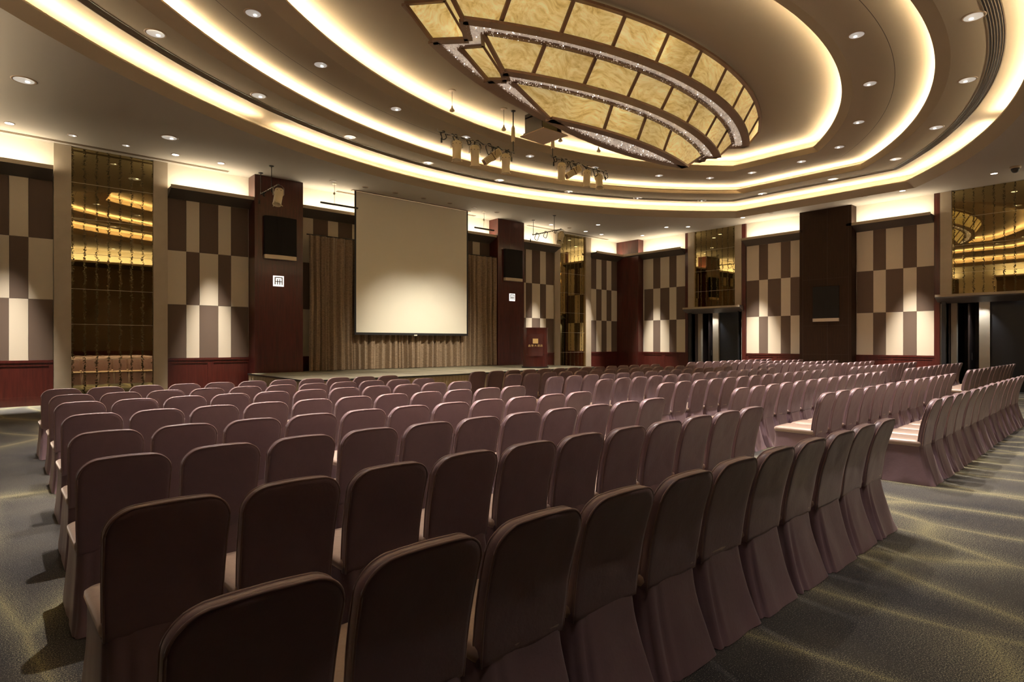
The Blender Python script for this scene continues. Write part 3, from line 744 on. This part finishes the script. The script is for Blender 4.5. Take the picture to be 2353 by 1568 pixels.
mb = MB(); mb.loops([body(1.38, 1.04), body(1.42, 1.04)], True, True, True); mb.build('top', M['mahogany'], lt)
pl = MB(); L = []
for z in (.42, 1.20): L.append([Vector((.36*math.sin(a), -.315*math.cos(a)+.045, z)) for a in [lerp(-1.05, 1.05, j/16) for j in range(17)]])
pl.loops(L, False); pl.loops([[p*1.0+Vector((0, .008, 0)) for p in l] for l in L], False); pa = pl.build('front_plate', mat('lectern_plate', (.085, .03, .024), .12, coat=.6), lt, smooth=True)
mb = MB()
for x in (-.27, .27):
    for z in (.48, 1.14): mb.lathe([(.014, 0), (.014, .02), (.001, .025)], c=(0, 0, 0), n=12, mat=Matrix.Translation((x, -.325*math.sqrt(1-(x/.36)**2)+.045, z)) @ Matrix.Rotation(R(90), 4, 'X'))
mb.build('stud', M['bmetal'], pa)
mb = MB(); mb.box(-.085, .085, -.302, -.276, .86, 1.03); mb.build('gold_square', M['gold'], lt)
fc = bpy.data.curves.new('lettering', 'FONT'); fc.body = '\u6676\u83ef\u5927\u9152\u5e97'; fc.size = .085; fc.extrude = .003; fc.align_x = 'CENTER'; fc.space_character = 1.25
fo = bpy.data.objects.new('lettering', fc); C.objects.link(fo); fo.parent = lt; fo.location = (0, -.300, .755); fo.rotation_euler = (R(90), 0, 0); fc.materials.append(M['gold'])
bpy.context.view_layer.update()
fm = bpy.data.meshes.new_from_object(fo.evaluated_get(bpy.context.evaluated_depsgraph_get())); fm.name = 'lettering'
fo2 = bpy.data.objects.new('lettering', fm); C.objects.link(fo2); fo2.parent = lt; fo2.location = fo.location; fo2.rotation_euler = fo.rotation_euler
bpy.data.objects.remove(fo)
if not fm.materials: fm.materials.append(M['gold'])

# ------------------------------------------------------------------ stage lights on bars
def par_can(name, label, loc, tilt, az, sc_=1.0, group=None):
    t = thing(name, label, 'spotlight', loc, az, group)
    m4 = Matrix.Translation((0, 0, -.20*sc_)) @ Matrix.Rotation(tilt, 4, 'X')
    pr = [(.001, .17), (.05, .165), (.085, .14), (.10, .10), (.105, .03), (.09, .02), (.088, -.22), (.094, -.235), (.094, -.25), (.082, -.25), (.080, -.1)]
    mb = MB(); mb.lathe([(r*sc_, z*sc_) for r, z in pr], n=24, mat=m4, cap=False); bdy = mb.build('can', M['lampcream'], t, smooth=True)
    mb = MB()
    for k in range(8): a = 2*PI*k/8; p = m4 @ Vector((.101*sc_*math.cos(a), .101*sc_*math.sin(a), .07*sc_)); mb.box(p.x-.009, p.x+.009, p.y-.009, p.y+.009, p.z-.008, p.z+.008)
    mb.build('vent_hole', M['black'], t)
    mb = MB(); mb.lathe([(.079*sc_, -.12*sc_), (.001, -.10*sc_)], n=20, mat=m4, cap=False); mb.build('lens', M['black'], t)
    mb = MB(); y = .118*sc_
    mb.tube([m4 @ Vector((0, 0, 0))+Vector((y, 0, 0)), (y, 0, -.06*sc_), (y*.6, 0, 0), (0, 0, .015), (-y*.6, 0, 0), (-y, 0, -.06*sc_), m4 @ Vector((0, 0, 0))+Vector((-y, 0, 0))], .008*sc_, 6); mb.build('yoke', M['metal'], t)
    mb = MB()
    for k in range(3): a = 2*PI*k/3+.5; p0 = m4 @ Vector((.09*sc_*math.cos(a), .09*sc_*math.sin(a), -.24*sc_)); p1 = m4 @ Vector((.125*sc_*math.cos(a), .125*sc_*math.sin(a), -.25*sc_)); mb.tube([p0, p1], .009*sc_, 6)
    mb.build('filter_clip', M['lampcream'], t)
    mb = MB(); mb.box(-.02, .02, -.03, .03, 0.0, .05); mb.build('clamp', M['bmetal'], t)
    return t
def profile_spot(label, loc, tilt, az):
    t = thing('profile_spotlight', label, 'spotlight', loc, az)
    m4 = Matrix.Translation((0, 0, -.20)) @ Matrix.Rotation(tilt, 4, 'X')
    def bx(mb, x0, x1, y0, y1, z0, z1):
        s = MB(); s.box(x0, x1, y0, y1, z0, z1); n = len(mb.v); mb.v += [tuple(m4 @ Vector(p)) for p in s.v]; mb.f += [tuple(n+i for i in f) for f in s.f]; mb.m += s.m
    mb = MB(); bx(mb, -.09, .09, -.10, .10, -.02, .24); mb.build('lamp_house', M['lampcream'], t, bevel=.012)
    mb = MB(); bx(mb, -.08, .08, -.085, .085, -.33, -.04); mb.build('lens_tube', M['lampcream'], t, bevel=.01)
    mb = MB()
    for k in range(5): bx(mb, -.094+.0, .094, -.07+.03*k, -.06+.03*k, .0, .2)
    for k in range(4): bx(mb, -.083, .083, -.06+.035*k, -.052+.035*k, -.31, -.06)
    bx(mb, -.095, .095, -.105, .105, -.045, -.02); bx(mb, -.06, .06, -.06, .06, -.333, -.33)
    mb.build('cooling_slots', M['bronze'], t)
    mb = MB(); y = .125; mb.tube([(y, 0, -.2), (y, 0, -.05), (0, 0, .01), (-y, 0, -.05), (-y, 0, -.2)], .008, 6); mb.build('yoke', M['bmetal'], t)
    mb = MB(); mb.box(-.02, .02, -.03, .03, 0.0, .05); mb.build('clamp', M['bmetal'], t)
    return t
def lighting_bar(label, x0, x1, y, z, poles, ztop, cables, along='X'):
    o = Vector(((x0+x1)/2, y, z)) if along == 'X' else Vector((y, (x0+x1)/2, z))
    def P(u, dz=0, s=0): return (Vector((u, y+s, z+dz)) if along == 'X' else Vector((y+s, u, z+dz)))-o
    t = thing('lighting_bar', label, 'lighting bar', o)
    mb = MB(); mb.tube([P(x0), P(x1)], .018, 10); mb.tube([P(x0), P(x0, .05)], .014, 8); mb.build('pipe', M['metal'], t, smooth=True)
    for u, thick in poles:
        mb = MB(); mb.tube([P(u, 0), P(u, ztop-z)], .016 if thick else .010, 8); mb.lathe([(.07, 0), (.06, -.02), (.012, -.03)], c=P(u, ztop-z), n=18)
        mb.build('hanger_pole', M['bmetal'], t)
        if thick:
            mb = MB(); L_ = ztop-z; mb.lathe([(.015, .66*L_), (.05, .58*L_), (.055, .3*L_), (.05, .26*L_)], c=P(u, 0), n=14); mb.build('pole_sleeve', M['lampcream'], t, smooth=True)
    rnd = random.Random(int(x0*10))
    for k in range(cables):
        u = lerp(min(x0, x1), max(x0, x1), (k+.5)/cables)+rnd.uniform(-.1, .1); r = rnd.uniform(.06, .15); mb = MB()
        path = [P(u+r*math.cos(a)*.8, -r*.7+r*math.sin(a), .02*math.sin(3*a)) for a in [2*PI*j/18 for j in range(18)]]
        mb.tube(path, .013, 6, closed=True); mb.build('coiled_cable', M['cable'], t)
    # a long cable looping along the pipe
    mb = MB(); path = [P(lerp(x0, x1, j/40), .02-.045*abs(math.sin(j*.9)), .02*math.cos(j*1.3)) for j in range(41)]; mb.tube(path, .011, 6); mb.build('running_cable', M['cable'], t)
    for k in range(2):
        u = (x0+.12, x1-.10)[k]; mb = MB(); mb.tube([P(u, 0), P(u, -.14)], .005, 6); mb.lathe([(.001, -.14), (.02, -.15), (.024, -.26), (.001, -.27)], c=P(u, 0), n=10); mb.build('plug', M['cable'], t)
    return t
lighting_bar('black pipe with four stage lights hanging left of the projector lift', 8.10, 10.60, 12.0, 6.73, [(10.56, 1)], 7.85, 7)
lighting_bar('black pipe with four stage lights hanging right of the projector lift', 12.0, 14.53, 12.0, 6.93, [(12.08, 1)], 7.85, 7)
BAR1 = [('par', 8.68, R(-6)), ('par', 9.25, R(14)), ('pro', 9.85, R(-52)), ('par', 10.30, R(8))]
BAR2 = [('par', 12.45, R(22)), ('pro', 12.98, R(-55)), ('par', 13.55, R(4)), ('par', 14.12, R(-24))]
pos = ['leftmost', 'second from the left', 'third from the left', 'rightmost']
for bi, (BR, zz, yy) in enumerate(((BAR1, 6.67, 12.0), (BAR2, 6.87, 12.0))):
    for k, (kd, x, tl) in enumerate(BR):
        lab = 'cream %s stage spotlight, %s on the %s hanging bar' % (('round' if kd == 'par' else 'boxy'), pos[k], ('left', 'right')[bi])
        if kd == 'par': par_can('stage_spotlight', lab, (x, yy, zz), tl, R(-41), 1.22)
        else: profile_spot(lab, (x, yy, zz), tl, R(-100))
lighting_bar('short pipe with one spotlight hung by the left stage pillar', 17.9, 16.5, 5.86, 5.93, [(17.9, 0), (17.0, 0)], ZC, 2, 'Y')
par_can('stage_spotlight', 'single cream spotlight in front of the left stage pillar', (5.86, 16.45, 5.88), R(-22), R(-41), 1.25)
lighting_bar('short pipe with one spotlight hung right of the right stage pillar', 17.55, 16.0, 16.5, 5.97, [(17.5, 0), (16.3, 0)], ZC, 3, 'Y')
par_can('stage_spotlight', 'single cream spotlight beside the narrow mirror, above the lectern', (16.45, 15.9, 5.93), R(-38), R(-60), 1.25)

def aim(name, loc, tgt, energy, size, color=(1, .93, .8), blend=.9, r=.05):
    ld = bpy.data.lights.new(name, 'SPOT'); lo = bpy.data.objects.new(name, ld); C.objects.link(lo); lo.location = loc
    lo.rotation_euler = (Vector(tgt)-Vector(loc)).to_track_quat('-Z', 'Y').to_euler(); ld.energy = energy; ld.spot_size = R(size); ld.spot_blend = blend; ld.color = color; ld.shadow_soft_size = r
aim('added_stage_light', (9.4, 12.2, 6.4), (11.0, 17.9, 1.0), 1600, 44)  # added light to brighten screen and curtain; the bar's own lamps look unlit
aim('added_stage_light', (13.6, 12.2, 6.6), (11.8, 17.9, 1.0), 1600, 44)
aim('added_stage_light', (14.1, 12.2, 6.6), (14.6, 16.4, .65), 500, 40)  # added light to brighten the stage floor near the lectern
aim('added_stage_light', (5.95, 16.5, 5.5), (6.5, 18.1, 2.6), 60, 40, (1, .75, .55))  # added warm accent on the left pillar
# chain hung ceiling weights
for i, (x, y, dz) in enumerate(((8.56, 12.03, .37), (10.27, 12.05, .43), (12.45, 12.05, .24), (14.1, 12.0, .20))):
    t = thing('chain_pendant', 'small bell shaped pendant on a chain, %s from the left under the inner ceiling' % ORD[i], 'pendant', (x, y, 7.85))
    mb = MB()
    for k in range(int(dz/.035)):
        z = -.02-k*.035; mb.tube([(.007*math.cos(a) if k % 2 else 0, 0 if k % 2 else .007*math.cos(a), z-.018+.018*math.sin(a)) for a in [2*PI*j/8 for j in range(8)]], .003, 5, closed=True)
    mb.build('chain', M['bmetal'], t)
    mb = MB(); mb.lathe([(.001, -dz), (.015, -dz-.01), (.025, -dz-.06), (.065, -dz-.12), (.06, -dz-.15), (.001, -dz-.155)], n=16); mb.lathe([(.01, -dz-.13), (.01, -dz-.17), (.001, -dz-.175)], n=8); mb.build('bell', M['silver'], t, smooth=True)
    mb = MB(); mb.lathe([(.09, 0), (.085, -.012), (.04, -.02), (.001, -.02)], n=20); mb.build('ceiling_rose', M['plaster'], t)

# projector lift
t = thing('projector_lift', 'ceiling projector on a lowered lift with square cover plate beside the chandelier', 'projector', (10.84, 11.10, 7.85))
mb = MB(); mb.box(-.44, .44, -.45, .45, -.87, -.84); mb.build('cover_plate', M['plaster'], t, bevel=.006)
mb = MB(); mb.box(-.30, .30, -.22, .28, -.74, -.50); mb.build('projector_body', mat('projector_shell', (.16, .12, .07), .5), t, bevel=.02)
mb = MB(); mb.lathe([(.07, 0), (.07, .05), (.05, .055), (.04, .03), (.001, .03)], mat=Matrix.Translation((.1, .28, -.62)) @ Matrix.Rotation(R(-90), 4, 'X'), n=20); mb.build('lens', M['black'], t)
mb = MB(); mb.box(-.38, .38, -.34, .38, -.84, -.78); mb.box(-.36, -.33, -.3, .34, -.84, -.3); mb.box(.33, .36, -.3, .34, -.84, -.3); mb.box(-.36, .36, -.3, .34, -.42, -.38); mb.build('cradle', M['dark'], t)
mb = MB()
for s in (-1, 1):
    for k in range(4):
        z = -.38+k*.09; bar(mb, (-.22, s*.2, z), (.22, s*.2, z+.09), .03, .02); bar(mb, (.22, s*.2, z), (-.22, s*.2, z+.09), .03, .02)
mb.build('scissor_arm', M['bmetal'], t)
mb = MB(); mb.box(-.5, .5, -.1, .5, -.012, 0); mb.build('hatch_frame', M['dark'], t)

# ------------------------------------------------------------------ chairs
def chair_meshes(seed):
    rnd = random.Random(seed); sd = Vector((seed*3.7, seed*1.9, 0))
    def yb(z): u = (z-.42)/.51; return .105-.115*u+.02*math.sin(PI*u)
    H0, H1, W, Rc = .40, .93, .222, .105
    out = []
    nb = 10
    for j in range(nb+1): out.append((W*(.955+.045*j/nb), H0+(H1-Rc-H0)*j/nb))
    for j in range(1, 11): a = PI/2*j/10; out.append((W-Rc+Rc*math.cos(a), H1-Rc+Rc*math.sin(a)))
    nt = 8; lx = W-Rc
    top = [(lx-2*lx*j/nt, H1+.004*math.sin(PI*j/nt)) for j in range(1, nt)]
    out = out+top+[(-x, z) for x, z in reversed(out)]
    bot = [(-W*.955+2*W*.955*j/8, H0) for j in range(1, 8)]; loop = out+bot
    cx, cz = 0, .67; th = .029
    def lay(k, dy, wr):
        l = []
        for x, z in loop:
            X = cx+(x-cx)*k; Z = cz+(z-cz)*k
            nz = noise.noise(Vector((X*9, Z*9, dy*20))+sd)*wr
            l.append(Vector((X, yb(Z)+dy+nz, Z)))
        return l
    L = []
    ks = [(.02, .9), (.25, .92), (.5, .95), (.72, .98), (.90, 1.0), (.965, .95), (.992, .65), (1.0, 0)]
    for k, t in ks: L.append(lay(k, -th*t, .007*(1-k*.5)))
    for k, t in reversed(ks[:-1]): L.append(lay(k, th*t, .007*(1-k*.5)))
    back = MB(); back.loops(L, True, True, True)
    pip = MB()
    for s in (-1, 1):
        path = [Vector((x*.985, yb(z)+s*th*.80, cz+(z-cz)*.988+noise.noise(Vector((x*30, z*30, s))+sd)*.0012)) for x, z in out]
        pip.tube(path, .0048, 6)
    # seat
    def rr(hw, y0, y1, z, r=.05, puff=0, n=6):
        l = []
        for (cx_, cy_, a0) in ((hw-r, y1-r, 0), (-hw+r, y1-r, 90), (-hw+r, y0+r, 180), (hw-r, y0+r, 270)):
            for j in range(n+1): a = R(a0+90*j/n); l.append(Vector((cx_+r*math.cos(a), cy_+r*math.sin(a), z)))
        return l
    seat = MB(); SL = [rr(.215, .08, .575, .415), rr(.224, .075, .588, .44), rr(.222, .077, .586, .462), rr(.208, .09, .57, .476), rr(.15, .15, .50, .486), rr(.06, .25, .40, .490, .03)]
    for l in SL[2:]:
        for p in l: p.z += noise.noise(Vector((p.x*7, p.y*7, 3))+sd)*.006
    seat.loops(SL, True, True, True)
    # skirt
    n = 132; skirt = MB(); SK = []
    levels = [0.455, .43, .405, .38, .34, .29, .24, .19, .15, .11, .08, .05, .025, .004]
    pl = [(c+rnd.uniform(-.012, .012), rnd.uniform(.7, 1.3)) for c in (.640, .668, .868, .896)]
    ph = [rnd.uniform(0, 6) for _ in range(4)]
    for z in levels:
        f = 1-z/.455; hw = .211+.029*f**1.6; y1 = .578+.028*f**1.6; y0 = .082-.120*f**1.65-.004*math.sin(PI*f)
        # perimeter of a rounded rectangle, counter-clockwise from +x mid side
        r = .045; base = []
        segs = [((hw, (y0+y1)/2), (hw, y1-r)), 'c1', ((hw-r, y1), (-hw+r, y1)), 'c2', ((-hw, y1-r), (-hw, y0+r)), 'c3', ((-hw+r, y0), (hw-r, y0)), 'c4', ((hw, y0+r), (hw, (y0+y1)/2))]
        poly_ = []
        for sg in segs:
            if isinstance(sg, str):
                cc = {'c1': (hw-r, y1-r, 0), 'c2': (-hw+r, y1-r, 90), 'c3': (-hw+r, y0+r, 180), 'c4': (hw-r, y0+r, 270)}[sg]
                for j in range(7): a = R(cc[2]+90*j/6); poly_.append((cc[0]+r*math.cos(a), cc[1]+r*math.sin(a)))
            else: poly_ += [sg[0], sg[1]]
        ds = [0]
        for a, b in zip(poly_, poly_[1:]): ds.append(ds[-1]+math.hypot(b[0]-a[0], b[1]-a[1]))
        tot = ds[-1]; l = []; k = 0
        for i in range(n):
            s_ = tot*i/n
            while k < len(ds)-2 and ds[k+1] < s_: k += 1
            t_ = (s_-ds[k])/max(1e-6, ds[k+1]-ds[k]); x = lerp(poly_[k][0], poly_[k+1][0], t_); y = lerp(poly_[k][1], poly_[k+1][1], t_)
            u = i/n; cxy = Vector((x, y-(y0+y1)/2)); nn = Vector((x/hw, (y-(y0+y1)/2)/((y1-y0)/2))); nn.normalize()
            d = 0
            for pc, am in pl:
                dd = (u-pc)/.010; d -= .019*am*math.exp(-dd*dd)*min(1, f*1.6); dd = (u-pc-.018)/.012; d += .010*am*math.exp(-dd*dd)*f
            d += f*(.006*math.sin(2*PI*u*4+ph[0])+.004*math.sin(2*PI*u*7+ph[1]))+.006*noise.noise(Vector((x*6, y*6, z*5))+sd)
            if z < .06: d += .004*(1-z/.06)
            d = min(d, .006)
            l.append(Vector((max(-.239, min(.239, x+nn.x*d)), y+nn.y*d, z)))
        SK.append(l)
    skirt.loops(SK, True, False, False)
    return back, pip, seat, skirt

protos = []
for v in range(5):
    b, p, s, k = chair_meshes(v+1)
    t = thing('banquet_chair', 'x', 'chair')
    bo = b.build('backrest', M['satin'], t, smooth=True); p.build('piping', M['piping'], bo, smooth=True)
    s.build('seat', M['seat_toplit'], t, smooth=True); k.build('skirt', M['satin'], t, smooth=True)
    protos.append(t)
B1 = [(.51,1.54,5.42,1.60),(.52,2.64,5.48,2.74),(.54,3.84,5.52,3.90),(.59,5.0,5.55,5.03),(.64,6.30,5.60,6.33),(.67,7.64,5.62,7.66),(.69,8.78,5.64,8.78),(.67,9.96,5.61,9.96)]
K2 = [((2150,8.0),None)]
B2 = [(7.80,1.80,14.62,2.02),(7.80,2.92,14.63,3.10),(7.76,4.03,14.65,4.36),(7.84,5.30,14.66,5.57),(7.83,6.51,14.66,6.82),(7.74,7.60,14.62,7.96),(7.75,8.77,14.55,9.08),(7.84,10.04,14.52,10.20)]
B3 = [(16.8,3.23,22.6,3.31),(16.8,4.44,22.6,4.59),(16.8,5.65,22.6,5.80),(16.85,6.92,22.6,7.06),(16.95,8.14,22.6,8.22),(17.05,9.36,22.6,9.44),(16.9,10.47,22.7,10.66)]
ORDR = ['nearest', 'second nearest', 'third nearest', 'fourth nearest', 'fifth nearest', 'third farthest', 'second farthest', 'farthest']
rnd = random.Random(11); used = [False]*5; count = 0
def place(x, y, rz, label, group):
    global count
    v = rnd.randrange(5)
    if not used[v]: o = protos[v]; used[v] = True
    else: o = copy_tree(protos[v])
    o.location = (x, y, 0); o.rotation_euler = (0, 0, rz); o['label'] = label; o['group'] = group; count += 1
def row(x0, y0, x1, y1, n, rname, bname, group, jit=.007):
    ang = math.atan2(y1-y0, x1-x0)
    for i in range(n):
        f = i/(n-1); lab = 'plum covered chair, %s from the left, %s row of the %s' % (ORD[i], rname, bname)
        place(lerp(x0, x1, f), lerp(y0, y1, f)+rnd.uniform(-jit, jit)*1.3, ang+rnd.uniform(-.012, .012), lab, group)
for i, q in enumerate(B1): row(q[0], q[1], q[2], q[3], 11, ORDR[i], 'left block', 'covered chairs of the left block')
for i, q in enumerate(B2): row(q[0], q[1], q[2], q[3], 14, ORDR[i], 'middle block', 'covered chairs of the middle block')
for i, q in enumerate(B3): row(q[0], q[1], q[2], q[3], 12, ORDR[i] if i < 4 else ORDR[i+1], 'right block', 'covered chairs of the right block')
for v in range(5):
    if not used[v]: bpy.data.objects.remove(protos[v])
